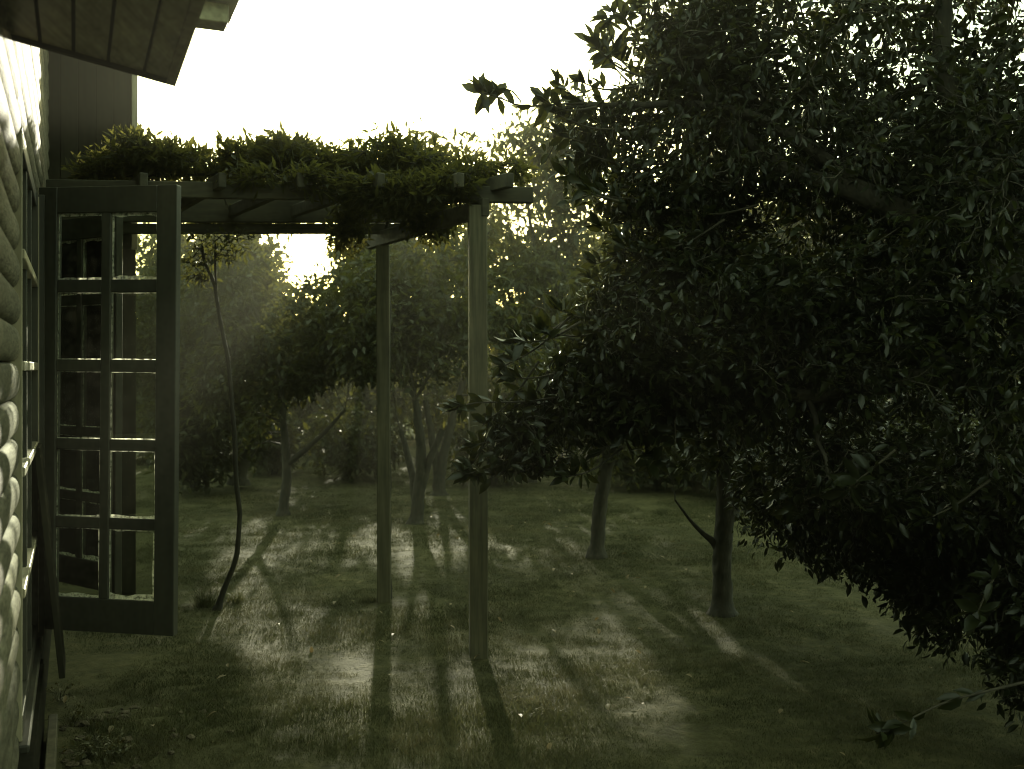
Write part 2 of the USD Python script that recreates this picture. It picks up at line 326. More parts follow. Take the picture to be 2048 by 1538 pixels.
for name, t0, t1, dz in (('roof_sheet', -3.3, .45, .16),):
    V = np.array([W(u, t, sof(t) + dz + r + s) for s in (0, .006) for u, r in zip(ws, rib) for t in (t0, t1)])
    n = len(ws); i = np.arange(n - 1) * 2
    top = 2 * n
    f = np.concatenate([np.stack([i, i + 1, i + 3], 1), np.stack([i, i + 3, i + 2], 1), top + np.stack([i, i + 3, i + 1], 1), top + np.stack([i, i + 2, i + 3], 1),
                        np.stack([i + 1, top + i + 1, top + i + 3], 1), np.stack([i + 1, top + i + 3, i + 3], 1)])
    part(house, name, (V, f), 'roof_metal')
bz = 2.77
part(house, 'barge_board', frame_box(W(3.43, 0, bz), eU, unit(-eT), eZ, (0, -.633, 0), (.10, .1, .065)), 'soffit_wood')
part(house, 'barge_sheet', frame_box(W(3.38, 0, bz + .068), eU, unit(-eT), eZ, (0, -.665, 0), (.32, .1, .008), .002), 'roof_metal')

# sidelight window beside the doors (seen edge-on) and the door frame
MZ = [0.548, 0.865, 1.260, 1.605, 1.970]   # heights of the glazing bars shared by the doors
sl = part(house, 'sidelight_window', cat(wbox(3.512, 3.54, -.10, -.004, .40, 2.372), wbox(4.80, 4.86, -.10, .004, .40, 2.372), wbox(3.546, 4.799, -.10, .0, 2.31, 2.372), wbox(3.546, 4.799, -.10, .0, .40, .47)), 'dark_paint')
part(sl, 'trim', wbox(3.501, 3.5115, -.06, .0, .40, 2.372, .002), 'trim_wood')  # pale strip: light on the frame edge, put into the colour
part(sl, 'trim', wbox(4.861, 4.8645, -.03, .008, .42, 2.36, .001), 'trim_wood')  # likewise a light line coloured onto the dark jamb
for z in MZ[1:]: part(sl, 'muntin', wbox(3.547, 4.798, -.035, .006, z - .016, z + .016), 'trim_wood')
for u in (3.95, 4.37): part(sl, 'muntin', wbox(u - .014, u + .014, -.033, -.004, .472, 2.308), 'dark_paint')
part(sl, 'pane', wbox(3.547, 4.798, -.022, -.018, .472, 2.308, .0005), 'glass')
part(house, 'sill', wbox(3.46, 4.93, -.02, .022, .372, .40, .006), 'dark_paint')
part(house, 'door_frame', cat(wbox(4.865, 4.90, -.10, .03, .40, 2.372), wbox(6.22, 6.30, -.10, .03, .40, 2.372), wbox(4.901, 6.219, -.10, .025, 2.325, 2.372), wbox(4.901, 6.219, -.10, .02, .36, .40)), 'dark_paint')

# the two open glazed door leaves, built at their hinge
DW = 0.668
PC = [(.090, .306), (.351, .573)]
PR = [(1.296, 1.596 + .0), ] 
def zz(py): return CAMZ + (HY - py) / 441.0
ROWS = [(zz(560), zz(428)), (zz(718), zz(585)), (zz(875), zz(742)), (zz(1030), zz(897)), (zz(1190), zz(1052))]
DB, DT = zz(1256), zz(376)
def door_leaf(hinge, end_dir, lean, seed):
    r = np.random.default_rng(seed)
    ex = unit(np.array([end_dir[0], end_dir[1], 0.0])); ey = np.array([-ex[1], ex[0], 0]); ez = np.array([0, 0, 1.0])
    ex2 = unit(ex * math.cos(lean) - ez * math.sin(lean)); ez2 = np.cross(ex2, ey)
    o = np.array([hinge[0], hinge[1], DB])
    def bx(x0, x1, y0, y1, z0, z1, ch=.003): return frame_box(o, ex2, ey, ez2, (x0, y0, z0 - DB), (x1, y1, z1 - DB), ch)
    T = .021
    d = part(house, 'french_door', cat(bx(0, PC[0][0], -T, T, DB, DT), bx(PC[1][1], DW, -T, T, DB, DT),
             bx(PC[0][0] + .001, PC[1][1] - .001, -T + .001, T - .001, ROWS[0][1], DT), bx(PC[0][0] + .001, PC[1][1] - .001, -T + .001, T - .001, DB, ROWS[4][0])), 'dark_paint')
    part(d, 'muntin', bx(PC[0][1], PC[1][0], -.017, .017, ROWS[4][0], ROWS[0][1]), 'dark_paint')
    for k in range(4):
        for c in PC:
            part(d, 'muntin', bx(c[0], c[1], -.015, .015, ROWS[k + 1][1], ROWS[k][0]), 'dark_paint')
    for k, (z0, z1) in enumerate(ROWS):
        for j, (x0, x1) in enumerate(PC):
            tw = r.uniform(-.0012, .0012)
            part(d, 'pane', bx(x0, x1, -.002 + tw, .002 + tw, z0, z1, .0005), 'glass')
            # grime left along the edges of the old panes: an uneven strip along each side
            amt = {0: (1.3, .9, .8, .7), 1: (.15, .1, .2, .1), 2: (.1, .2, .15, .15), 3: (.15, .8, .35, .7), 4: (.4, 1.5, .35, 1.3)}[k]
            strips = []
            yf = -.0035 + tw - .0006
            for side, a in zip(('top', 'bottom', 'left', 'right'), amt):
                a = a * (1.25 if j == 1 else .7)
                n = 14; s = np.linspace(0, 1, n + 1)
                wd = .003 + .013 * a * (.35 + .9 * meshkit.noise(np.stack([s * 5, np.full(n + 1, seed + k * 3.3 + j * 7.7), np.full(n + 1, len(side) * 1.7)], 1)))
                P0, P1 = [], []
                for q, w_ in zip(s, wd):
                    if side == 'top': a0, a1 = (x0 + q * (x1 - x0), z1), (x0 + q * (x1 - x0), z1 - w_)
                    elif side == 'bottom': a0, a1 = (x0 + q * (x1 - x0), z0), (x0 + q * (x1 - x0), z0 + w_)
                    elif side == 'left': a0, a1 = (x0, z0 + q * (z1 - z0)), (x0 + w_ * .7, z0 + q * (z1 - z0))
                    else: a0, a1 = (x1, z0 + q * (z1 - z0)), (x1 - w_ * .7, z0 + q * (z1 - z0))
                    off = {'top': 0, 'bottom': .0002, 'left': .0004, 'right': .0006}[side]
                    P0.append(o + ex2 * a0[0] + ey * (yf - off) + ez2 * (a0[1] - DB)); P1.append(o + ex2 * a1[0] + ey * (yf - off) + ez2 * (a1[1] - DB))
                V = np.array(P0 + P1); i = np.arange(n)
                strips.append((V, np.concatenate([np.stack([i, i + 1, i + n + 2], 1), np.stack([i, i + n + 2, i + n + 1], 1)])))
            part(d, 'grime', join(*strips), 'grime')
    for z in (DB + .25, (DB + DT) / 2, DT - .25):
        c = trimesh.creation.cylinder(.009, .09, sections=10); c.apply_translation(o + ex2 * -.008 + ey * .012 + ez * (z - DB)); part(d, 'hinge', c, 'dark_paint', 40)
    return d
h1 = at(76, 1257, 4.54); e1 = at(366, 1257, 4.43)
door_leaf(h1, (e1 - h1)[:2], math.radians(.5), 1)
h2 = at(92, 1257, 5.62); e2 = at(256, 1257, 5.20)
door_leaf(h2, (e2 - h2)[:2], math.radians(.4), 2)

# dark gabled porch wing further along the wall
PU, PT = 7.42, .557
pw = part(house, 'porch_wall', cat(wbox(PU + .02, 10, PT - .10, PT - .02, 2.45, 4.10), wbox(PU + .022, PU + .08, -.5, PT - .102, 2.45, 4.10)), 'dark_boards')
ts = np.linspace(-.5, PT - .045, 10)
for a, b in zip(ts[:-1], ts[1:]): part(pw, 'plank', wbox(PU, PU + .018, a + .0014, b - .0014, 2.44, 4.10), 'dark_boards')
part(house, 'corner_trim', cat(wbox(PU - .012, PU + .03, PT - .04, PT, 2.43, 4.11)), 'trim_wood')
part(house, 'porch_post', wbox(PU + .03, PU + .12, PT - .10, PT - .01, 0, 2.43), 'dark_boards')
part(house, 'knee_brace', beam(W(PU + .075, -.12, 2.40), W(PU + .075, PT - .06, 1.85), .06, .08, up=WD.tolist() + [0]), 'dark_boards')
part(house, 'porch_roof', wbox(3.14, 10.2, -3.3, PT + .01, 4.125, 4.19), 'roof_metal')
part(house, 'gable_end', wbox(3.13, 3.155, -3.2, -.05, 2.60, 4.12), 'dark_boards')
part(house, 'back_wall', wbox(PU, 10, -.14, -.02, 0, 2.44), 'dark_boards')

# ------------------------------------------------------------------ pergola
perg = thing('pergola', 'weathered timber pergola on square posts carrying a dense vine', 'pergola', (-.884, 6.85, 0))
def post(px, py, Z, wpx, top_py, dx):
    b = at(px, py, Z); t = at(px + dx, top_py, Z); w = wpx / FPX * Z
    yaw = .12; ex = np.array([math.cos(yaw), math.sin(yaw), 0]); ez = unit(t - np.array([b[0], b[1], 0])); ey = np.cross(ez, ex); ex = np.cross(ey, ez)
    return frame_box(np.array([b[0], b[1], 0]), ex, ey, ez, (-w / 2, -w / 2, -.12), (w / 2, w / 2, t[2]), .006)
part(perg, 'post', post(768, 1204, 6.85, 27, 491, -2), 'post_wood')
part(perg, 'post', post(957, 1312, 5.55, 36, 412, -2), 'post_wood')
fb0, fb1 = at(95, 376, 5.42), at(1066, 391, 5.58)
part(perg, 'front_beam', beam(fb0, fb1, .05, .088), 'beam_wood')
part(perg, 'rear_beam', beam(at(108, 411, 6.80), at(812, 413, 6.86), .045, .225), 'beam_wood')
part(perg, 'rear_beam', beam(at(108, 457.5, 6.82), at(806, 458, 6.875), .045, .068), 'beam_wood')
part(perg, 'side_beam', beam(at(766, 477, 6.88) + [-.12, .2, 0.0], at(972, 414, 5.50), .045, .10), 'beam_wood')
rd = unit(np.array([-.47, .88, 0]))
for k, px in enumerate((285, 441, 598, 756, 914, 1012)):
    a = at(px, 363, 5.36 + .012 * k); ln = 1.62 / .88 if k else 1.35
    b = a + rd * ln + np.array([0, 0, .07])
    a2 = a - rd * .05
    w, h = (.042, .078)
    m = beam(a2, b, w, h)
    part(perg, 'rafter', m, 'beam_wood')

# ------------------------------------------------------------------ trees and vine
def sample_ellipsoids(lobes, n, clump=.0, cs=1.6, seed=0):
    """lobes: (px, py, Z, rx_px, ry_px, rz_m, weight) -> points"""
    w = np.array([l[6] for l in lobes], float); w /= w.sum(); out = []
    for l, k in zip(lobes, (w * n).astype(int)):
        c = at(l[0], l[1], l[2]); r = np.array([l[3] / FPX * l[2], l[5], l[4] / FPX * l[2]])
        q = unit(rng.normal(size=(k * 3, 3))) * (rng.random((k * 3, 1)) ** .42)
        p = c + q * r
        p = p[meshkit.fbm(p * cs, 3, seed) > clump + rng.uniform(-.05, .05, len(p))][:k] if clump > 0 else p[:k]
        out.append(p)
    p = np.concatenate(out)
    return p[p[:, 2] > .12]

def tree(name, label, trunk, lobes, n_clusters, per, leaf_len, mat, tpl=T_SMALL, base=None, droop=.25, width=.42, n_parts=0, sprigs=(), clump=.36, spread=1.0, cs=1.6, tumble=.55, category='tree',
         carve=True, keep=.03, seed=1, group=None, limbs=9, up=.35, trunk_name='trunk', crown_name='crown', bark='bark', twig_r=.0035, limb_r=.3):
    global rng
    rng = np.random.default_rng(seed)
    """trunk: list of stems, each a list of (px, py, Z, radius)"""
    stems = [np.array([[*at(a, b, c), r] for a, b, c, r in s]) for s in trunk]
    if base is None: base = stems[0][0, :3].copy(); base[2] = float(gh(base[0], base[1]))
    th = thing(name, label, category, base, group)
    V, nodes = [], []
    for s in stems:
        line = smooth_line(s, 64); line[:, :3] += .012 * (meshkit.noise(line[:, :3] * 6 + seed)[:, None] - .5)
        if s is stems[0]: line[:5, 3] *= [1.75, 1.45, 1.25, 1.12, 1.05]; line[0, 2] -= .06
        tv, tf = tubes(line[None, :, :3], np.maximum(line[None, :, 3], .003), 16)
        ax_ = np.repeat(line[:, :3], 16, 0); out_ = tv - ax_
        tv = ax_ + out_ * (.80 + .42 * meshkit.fbm(tv * [55, 55, 16] + seed, 3, seed))[:, None]
        V.append((tv, tf))
        nodes.append(line)
    part(th, trunk_name, join(*V), bark, True)
    nodes = np.concatenate(nodes)
    nodes = nodes[nodes[:, 2] > .36 * nodes[:, 2].max()]
    cl = sample_ellipsoids(lobes, n_clusters, clump, cs, seed=seed)
    rng.shuffle(cl)
    if carve and keep < .2: cl = cl[sun_keep(cl, .12)]
    k0 = max(2, min(limbs, len(cl) // 4)); k1 = min(len(cl) // 3, k0 * 7)
    batches = [(cl[:k0], 10, limb_r, 7), (cl[k0:k1], 7, .40, 5)]
    rest, nb = cl[k1:], (5 if len(cl) > 3000 else 3)
    tub, lp, ld = [], [], []
    for bi in range(2 + nb):
        if bi < 2: c, K, rr, sides = batches[bi]
        else:
            if not len(rest): break
            K, rr, sides = 5, 0., 4
            o_ = np.argsort(cKDTree(nodes[:, :3]).query(rest)[0]); m_ = max(1, len(rest) // (2 + nb - bi))
            c, rest = rest[o_[:m_]], rest[o_[m_:]]
        if not len(c): continue
        tr = cKDTree(nodes[:, :3])
        dd, ii = tr.query(c, k=min(3, len(nodes)))
        pick = ii[np.arange(len(c)), rng.integers(0, ii.shape[1], len(c))] if bi else ii[:, 0]
        a = nodes[pick]
        t = np.linspace(0, 1, K)[None, :, None]
        mid = (a[:, :3] + c) / 2 + np.array([0, 0, 1.0]) * (np.linalg.norm(c - a[:, :3], axis=1)[:, None] * up * rng.uniform(-.3, 1, (len(c), 1))) + rng.normal(size=c.shape) * (np.linalg.norm(c - a[:, :3], axis=1)[:, None] * .10)
        P = (1 - t) ** 2 * a[:, None, :3] + 2 * t * (1 - t) * mid[:, None] + t ** 2 * c[:, None]
        P[:, 1:-1] += rng.normal(size=P[:, 1:-1].shape) * .008
        r0 = np.clip(a[:, 3] * (rr if rr else .6), twig_r, .05)[:, None] if bi < 2 else np.full((len(c), 1), twig_r * (1 - .12 * (bi - 2)))
        R = r0 * (1 - .75 * t[..., 0]) + .0008
        tub.append(tubes(P, R, sides))
        nn = np.concatenate([P, R[..., None]], 2)[:, 2:].reshape(-1, 4)
        nodes = np.concatenate([nodes, nn])
        if bi >= 2:
            lp.append(P)
        elif bi == 1: lp.append(P[:, -5:])
    part(th, 'branches', join(*tub), 'twig_bark', True, kind='stuff')
    TW = np.concatenate(lp)                                        # (N,5,3)
    N = len(TW)
    s = rng.beta(2.2, 1.0, (N, per)) * 3.999
    i = s.astype(int); f = (s - i)[..., None]; rows = np.arange(N)[:, None]
    pos = TW[rows, i] * (1 - f) + TW[rows, i + 1] * f
    d0 = unit(TW[rows, np.minimum(i + 1, 4)] - TW[rows, i])
    pos, d0 = pos.reshape(-1, 3), d0.reshape(-1, 3)
    pos = pos + rng.normal(size=pos.shape) * leaf_len * .45 * spread
    d = unit(d0 * .9 + unit(rng.normal(size=d0.shape)) * 1.0 + np.array([0, 0, -droop]))
    nrm = unit(np.array([0, 0, 1.0]) + rng.normal(size=d.shape) * tumble)
    forced = np.zeros(len(pos), bool); flen = np.zeros(len(pos))
    stub = []
    for pts, nl, ll in sprigs:
        line = smooth_line(np.array([at(*p) for p in pts]), 16)
        stub.append(tubes(line[None], np.linspace(.006, .002, 16)[None], 5))
        q = rng.uniform(.25, 1.0, nl); q[: nl // 2] = rng.uniform(.78, 1.0, nl // 2)
        j = np.minimum((q * 15).astype(int), 14)
        pp = line[j]; dd = unit(line[j + 1] - line[j])
        sd = unit(dd * .7 + unit(rng.normal(size=dd.shape) * [1, .6, 1] + [0, 0, .55]) * 1.0)
        pos = np.concatenate([pos, pp]); d = np.concatenate([d, sd]); nrm = np.concatenate([nrm, unit(rng.normal(size=sd.shape) + [0, -.8, .6])]); forced = np.concatenate([forced, np.ones(nl, bool)]); flen = np.concatenate([flen, np.full(nl, ll)])
    for st_ in stub: part(th, 'twig', st_, 'twig_bark', True)
    ok = np.ones(len(pos), bool)
    if carve: ok = sun_keep(pos, keep)
    ok |= forced
    pos, d, nrm, forced, flen = pos[ok], d[ok], nrm[ok], forced[ok], flen[ok]
    Ls = leaf_len * rng.uniform(.42, 1.32, len(pos)); Ls[forced] = flen[forced] * rng.uniform(.8, 1.15, forced.sum()); Ws = Ls * width * rng.uniform(.8, 1.2, len(pos))
    chosen = np.zeros(len(pos), bool)
    if n_parts:
        q = project(pos); inf = (q[:, 0] > 5) & (q[:, 0] < 2043) & (q[:, 1] > 5) & (q[:, 1] < 1533)
        score = np.where(inf, -pos[:, 1] + forced * 5 + rng.random(len(pos)) * .25, -1e9)
        cell = (q[:, 0] // 34).astype(int) * 1000 + (q[:, 1] // 34).astype(int)
        order = np.argsort(-score); seen = set(); got = 0
        for o_ in order:
            if score[o_] < -1e8 or got >= n_parts: break
            if forced[o_] or cell[o_] not in seen:
                seen.add(cell[o_]); chosen[o_] = True; got += 1
    kk = ~chosen
    part(th, crown_name, leaves(pos[kk], d[kk], nrm[kk], Ls[kk], Ws[kk], tpl), mat, True, kind='stuff')
    for o_ in np.nonzero(chosen)[0]:
        part(th, 'leaf', leaves(pos[o_:o_ + 1], d[o_:o_ + 1], nrm[o_:o_ + 1], Ls[o_:o_ + 1] * 1.08, Ws[o_:o_ + 1] * 1.08, T_BIG), mat, True)
    return th

# shoots that stand out of the near crown along its edge
_r = np.random.default_rng(99); EDGE = []
for (ex_, ey_) in [(1235, 15), (1205, 95), (1190, 85), (1150, 150), (1110, 150), (1075, 200), (1120, 235), (1090, 270), (1150, 300), (1110, 330), (1160, 365), (1200, 400), (1190, 450), (1215, 480), (1180, 520), (1160, 560), (1110, 610), (1075, 650), (1040, 690), (1010, 735), (1000, 770),
                   (960, 850), (940, 890), (930, 930), (985, 950), (1040, 955), (1110, 945), (1180, 915), (1260, 900), (1340, 890), (1420, 930), (1500, 960), (1300, 940), (1060, 840), (1110, 800), (1150, 700), (1260, 620), (1230, 560), (1290, 500), (1340, 420)]:
    ex_ += _r.uniform(-18, 18); ey_ += _r.uniform(-14, 14)
    v_ = np.array([1560 - ex_, 480 - ey_]); v_ /= np.linalg.norm(v_); a_ = _r.uniform(-.5, .5)
    v_ = np.array([v_[0] * math.cos(a_) - v_[1] * math.sin(a_), v_[0] * math.sin(a_) + v_[1] * math.cos(a_)]); l_ = _r.uniform(110, 190); Z_ = _r.uniform(3.95, 4.25)
    EDGE.append(([(ex_ + v_[0] * l_, ey_ + v_[1] * l_ - 12, Z_ + .06), (ex_ + v_[0] * l_ * .5, ey_ + v_[1] * l_ * .5 + 8, Z_ + .03), (ex_, ey_, Z_)], int(_r.integers(13, 20)), .076))
# the citrus in the right foreground: its trunk stands just outside the frame, its crown fills the right half
tree('citrus_tree', 'large dark citrus tree with glossy leaves filling the right foreground', 
     [[(2150, 1560, 4.0, .11), (2140, 1200, 4.0, .10), (2110, 900, 4.0, .09), (2060, 600, 4.0, .075), (1980, 350, 4.05, .05), (1890, 150, 4.1, .04), (1890, -100, 4.1, .03)],
      [(2110, 900, 4.0, .06), (1900, 740, 4.05, .05), (1620, 620, 4.1, .035), (1400, 560, 4.15, .022), (1290, 520, 4.2, .010)],
      [(2060, 600, 4.0, .06), (1800, 420, 4.05, .045), (1560, 330, 4.1, .03), (1420, 200, 4.15, .02), (1300, 40, 4.2, .010)],
      [(1900, 740, 4.05, .04), (1600, 790, 4.05, .028), (1300, 700, 4.1, .016), (1130, 720, 4.1, .008)],
      [(1800, 420, 4.05, .03), (1500, 230, 4.1, .02), (1250, 210, 4.15, .012), (1120, 215, 4.15, .006)]],
     [(1720, 260, 4.3, 470, 420, .95, 2.3), (1880, 640, 4.2, 330, 430, .9, 2.6), (1500, 590, 4.3, 310, 300, .75, 1.9), (1360, 680, 4.2, 240, 180, .5, 1.2), (1220, 780, 4.2, 150, 110, .35, .5),
      (1060, 880, 4.2, 120, 75, .25, .22), (1330, 330, 4.4, 180, 180, .5, .7), (1400, 90, 4.3, 150, 130, .45, .5), (1170, 300, 4.4, 80, 100, .3, .10), (2250, 500, 4.0, 260, 700, .8, 1.2), (1880, -200, 4.2, 620, 220, .9, .9),
      (2010, 1130, 4.3, 200, 250, .5, .8), (2150, 1270, 3.9, 170, 260, .5, .6), (1760, 960, 4.2, 240, 120, .5, .6), (3157, -998, 3.0, 1466, 560, 2.4, 1.8), (2557, 435, 6.0, 500, 600, 2.4, 2.2), (1800, 1030, 4.7, 300, 150, .6, 1.2), (1960, 1180, 4.6, 190, 160, .5, .9), (1640, 960, 5.0, 180, 100, .4, .6), (1600, -620, 4.0, 600, 300, 1.2, 1.2), (2000, -420, 4.6, 700, 260, 1.6, 1.6), (1950, 300, 4.6, 330, 230, .7, 1.0), (1500, 200, 4.6, 240, 190, .6, .6), (1850, 1010, 5.4, 420, 170, .7, .9)],  # lobes above and right of the frame: unseen canopy that darkens the lawn
     16500, 9, .053, 'citrus_leaf', T_BIG, droop=.25, width=.40, n_parts=300, tumble=.95, clump=.37, cs=2.3, seed=5, keep=.5, limbs=16, carve=True,
     sprigs=EDGE + [([(1300, 212, 4.2), (1170, 206, 4.15), (1053, 212, 4.1), (1005, 198, 4.1), (948, 180, 4.1)], 30, .09),
             ([(1150, 790, 4.15), (1050, 803, 4.1), (950, 806, 4.05), (905, 822, 4.0)], 26, .08),
             ([(1120, 870, 4.15), (1000, 930, 4.1), (922, 950, 4.05)], 22, .08),
             ([(1160, 620, 4.2), (1060, 690, 4.15), (1030, 680, 4.15)], 20, .08),
             ([(1400, 180, 4.2), (1260, 130, 4.2), (1195, 90, 4.2)], 26, .09),
             ([(1400, 60, 4.2), (1270, 25, 4.2), (1200, 45, 4.2)], 22, .09),
             ([(2060, 1362, 3.5), (1980, 1381, 3.5), (1890, 1405, 3.48), (1800, 1448, 3.45), (1752, 1468, 3.45)], 22, .08),
             ([(1790, 900, 3.7), (1730, 950, 3.7), (1685, 985, 3.7)], 18, .09),
             ([(2000, 1130, 3.6), (1970, 1190, 3.6), (1950, 1240, 3.6)], 16, .09),
             ([(1980, 960, 3.7), (1910, 1010, 3.7), (1850, 1040, 3.7)], 16, .09)])

# orchard trees one can tell apart by their trunks
tree('orchard_tree', 'small tree with a straight leaning trunk right of the nearer pergola post', [[(1193, 1116, 8.4, .065), (1199, 1030, 8.4, .058), (1208, 960, 8.4, .055), (1222, 880, 8.45, .05), (1235, 780, 8.5, .035)], [(1208, 950, 8.4, .04), (1260, 850, 8.4, .03), (1330, 760, 8.4, .02)], [(1215, 915, 8.4, .035), (1160, 800, 8.5, .025), (1110, 680, 8.6, .015)]],
     [(1230, 720, 8.6, 230, 250, 1.0, 1), (1130, 760, 8.6, 150, 150, .7, .5), (1400, 700, 8.4, 200, 240, .9, .8)], 900, 7, .10, 'orchard_leaf', seed=21, limbs=10, group=None)
tree('orchard_tree', 'forked dark tree trunk standing nearest the camera on the right lawn', [[(1445, 1232, 6.46, .068), (1444, 1150, 6.46, .062), (1446, 1080, 6.46, .060), (1450, 1000, 6.45, .055), (1440, 900, 6.4, .04), (1420, 780, 6.3, .03)], [(1446, 1120, 6.46, .034), (1428, 1088, 6.46, .024), (1405, 1068, 6.45, .016), (1380, 1040, 6.42, .010), (1350, 1000, 6.4, .006)], [(1452, 1040, 6.46, .06), (1480, 930, 6.5, .045), (1520, 820, 6.5, .03)]],
     [(1470, 720, 6.5, 260, 220, .9, 1), (1650, 760, 6.5, 230, 230, .8, .9), (1400, 870, 6.4, 110, 90, .4, .2), (1330, 650, 6.5, 140, 160, .6, .4)], 800, 7, .085, 'citrus_leaf', T_BIG, seed=22, limbs=10, keep=.4)
tree('orchard_tree', 'thin leaning tree whose trunk rises between the door and the farther post', [[(565, 1032, 10.85, .055), (572, 970, 10.85, .05), (573, 920, 10.85, .045), (568, 860, 10.85, .04), (560, 760, 10.8, .03)], [(573, 930, 10.85, .035), (610, 900, 10.8, .028), (648, 866, 10.75, .022), (690, 820, 10.7, .015)]],
     [(540, 720, 11.2, 160, 190, .9, 1), (650, 700, 11.4, 130, 160, .8, .8), (450, 650, 11.5, 120, 200, .8, .8)], 1700, 8, .10, 'orchard_leaf', seed=23)
tree('orchard_tree', 'several-stemmed tree behind the gap between the two pergola posts', [[(832, 1050, 10.2, .075), (838, 980, 10.2, .06), (842, 900, 10.2, .05), (830, 800, 10.2, .035)], [(836, 1000, 10.2, .05), (856, 930, 10.2, .04), (885, 860, 10.2, .03)], [(834, 1030, 10.2, .045), (822, 940, 10.3, .035), (800, 860, 10.4, .025)]],
     [(830, 680, 10.6, 150, 190, .8, 1), (880, 570, 10.8, 120, 130, .7, .7), (730, 670, 10.9, 100, 180, .7, .7)], 1700, 8, .10, 'orchard_leaf', seed=24)
tree('orchard_tree', 'tree with spreading bare limbs just left of the nearer post', [[(878, 992, 12.5, .085), (880, 950, 12.5, .07), (892, 890, 12.5, .055), (915, 800, 12.5, .04), (960, 660, 12.5, .03)], [(879, 965, 12.5, .06), (866, 890, 12.5, .045), (850, 800, 12.5, .03)]],
     [(920, 640, 12.8, 160, 200, 1.0, 1), (1010, 580, 13.2, 150, 150, .9, .8), (890, 450, 13.0, 130, 110, .8, .6)], 1700, 8, .12, 'pale_leaf', seed=25, droop=.5, width=.33)
tree('orchard_tree', 'loose tall tree with bare forked branches behind the nearer post', [[(1060, 990, 14.0, .09), (1064, 880, 14.0, .075), (1075, 760, 14.0, .06), (1095, 640, 14.0, .045), (1070, 500, 14.0, .03), (1050, 380, 14, .02)], [(1095, 640, 14, .04), (1120, 560, 14, .03), (1150, 470, 14, .02)], [(1080, 720, 14, .04), (1030, 620, 14, .03), (1000, 540, 14, .02)], [(1075, 760, 14.0, .05), (1010, 640, 14.0, .035), (970, 600, 14, .02)]],
     [(1060, 420, 14.2, 170, 130, 1.2, 1), (1120, 300, 14.0, 120, 110, 1.0, .6), (1160, 560, 14.5, 160, 140, 1.1, .8), (1000, 330, 14.0, 90, 80, .8, .3), (880, 300, 13.2, 70, 65, .6, .22)], 1300, 7, .17, 'orchard_leaf', seed=26, droop=.5, width=.34, clump=.40)
tree('orchard_tree', 'dense tree with a slanting trunk beside the open door in the background', [[(478, 960, 13.2, .09), (490, 920, 13.2, .075), (515, 870, 13.2, .06), (520, 780, 13.2, .045), (500, 650, 13.3, .03)], [(486, 935, 13.2, .06), (470, 860, 13.2, .045), (440, 760, 13.2, .03)]],
     [(430, 730, 13.2, 140, 220, 1.1, 1), (480, 570, 13.4, 100, 120, 1.0, .8), (330, 680, 13.0, 120, 260, 1.0, 1), (420, 860, 12.8, 100, 90, .7, .4)], 2000, 8, .12, 'orchard_leaf', seed=27)
# taller background trees closing the garden
BG = [((250, 960), 17.0, [(240, 720, 17, 190, 250, 1.6, 1)], 'tall dark tree seen through the panes of the open door', 31),
      ((400, 955), 17.5, [(420, 640, 17.5, 150, 190, 1.5, 1), (470, 540, 17.5, 110, 90, 1.2, .4)], 'bushy background tree right beside the door edge', 32),
      ((600, 950), 19.0, [(600, 740, 19, 150, 170, 1.6, 1), (800, 560, 19, 120, 90, 1.2, .5)], 'low broad background tree under the gap of bright sky', 33),
      ((730, 950), 16.5, [(740, 660, 16.5, 130, 220, 1.5, 1), (760, 500, 16.5, 90, 110, 1.0, .7)], 'background tree directly behind the farther post', 34),
      ((950, 950), 18.0, [(950, 660, 18, 180, 260, 1.6, 1), (900, 490, 18, 140, 120, 1.2, .7)], 'background tree behind the nearer post', 35),
      ((1190, 955), 17.0, [(1190, 700, 17, 170, 220, 1.6, 1), (1240, 540, 17, 150, 120, 1.4, .5)], 'dark background tree left of the fence', 36),
      ((1420, 960), 16.0, [(1420, 720, 16, 190, 240, 1.5, 1), (1430, 500, 16, 190, 120, 1.4, .5)], 'dark background tree behind the fence rails', 37),
      ((1660, 970), 15.5, [(1660, 720, 15.5, 210, 250, 1.5, 1), (1660, 470, 15.5, 200, 130, 1.4, .5)], 'deep shaded tree behind the bright fence post', 38),
      ((1300, 950), 20.0, [(1310, 640, 20, 230, 260, 1.8, 1)], 'tall pale-edged tree far behind the fence', 40),
      ((1560, 950), 19.5, [(1560, 640, 19.5, 230, 280, 1.8, 1)], 'tall dark tree far behind the bright fence post', 43),
      ((1800, 960), 19.0, [(1800, 560, 19, 260, 330, 1.8, 1)], 'tall dark tree far behind at the right of the fence', 44),
      ((1920, 980), 14.5, [(1920, 720, 14.5, 230, 270, 1.5, 1), (1900, 450, 14.5, 200, 130, 1.4, .5)], 'deep shaded background tree at the right edge', 39)]
for (bx_, by_), Z, lobes, lab, sd in BG:
    tree('background_tree', lab, [[(bx_, by_, Z, .13), (bx_ + 4, by_ - 90, Z, .10), (bx_ - 3, by_ - 190, Z, .07), (bx_ + 5, by_ - 280, Z, .04)]], lobes, 1500, 8, .15, 'orchard_leaf', seed=sd, clump=.33)
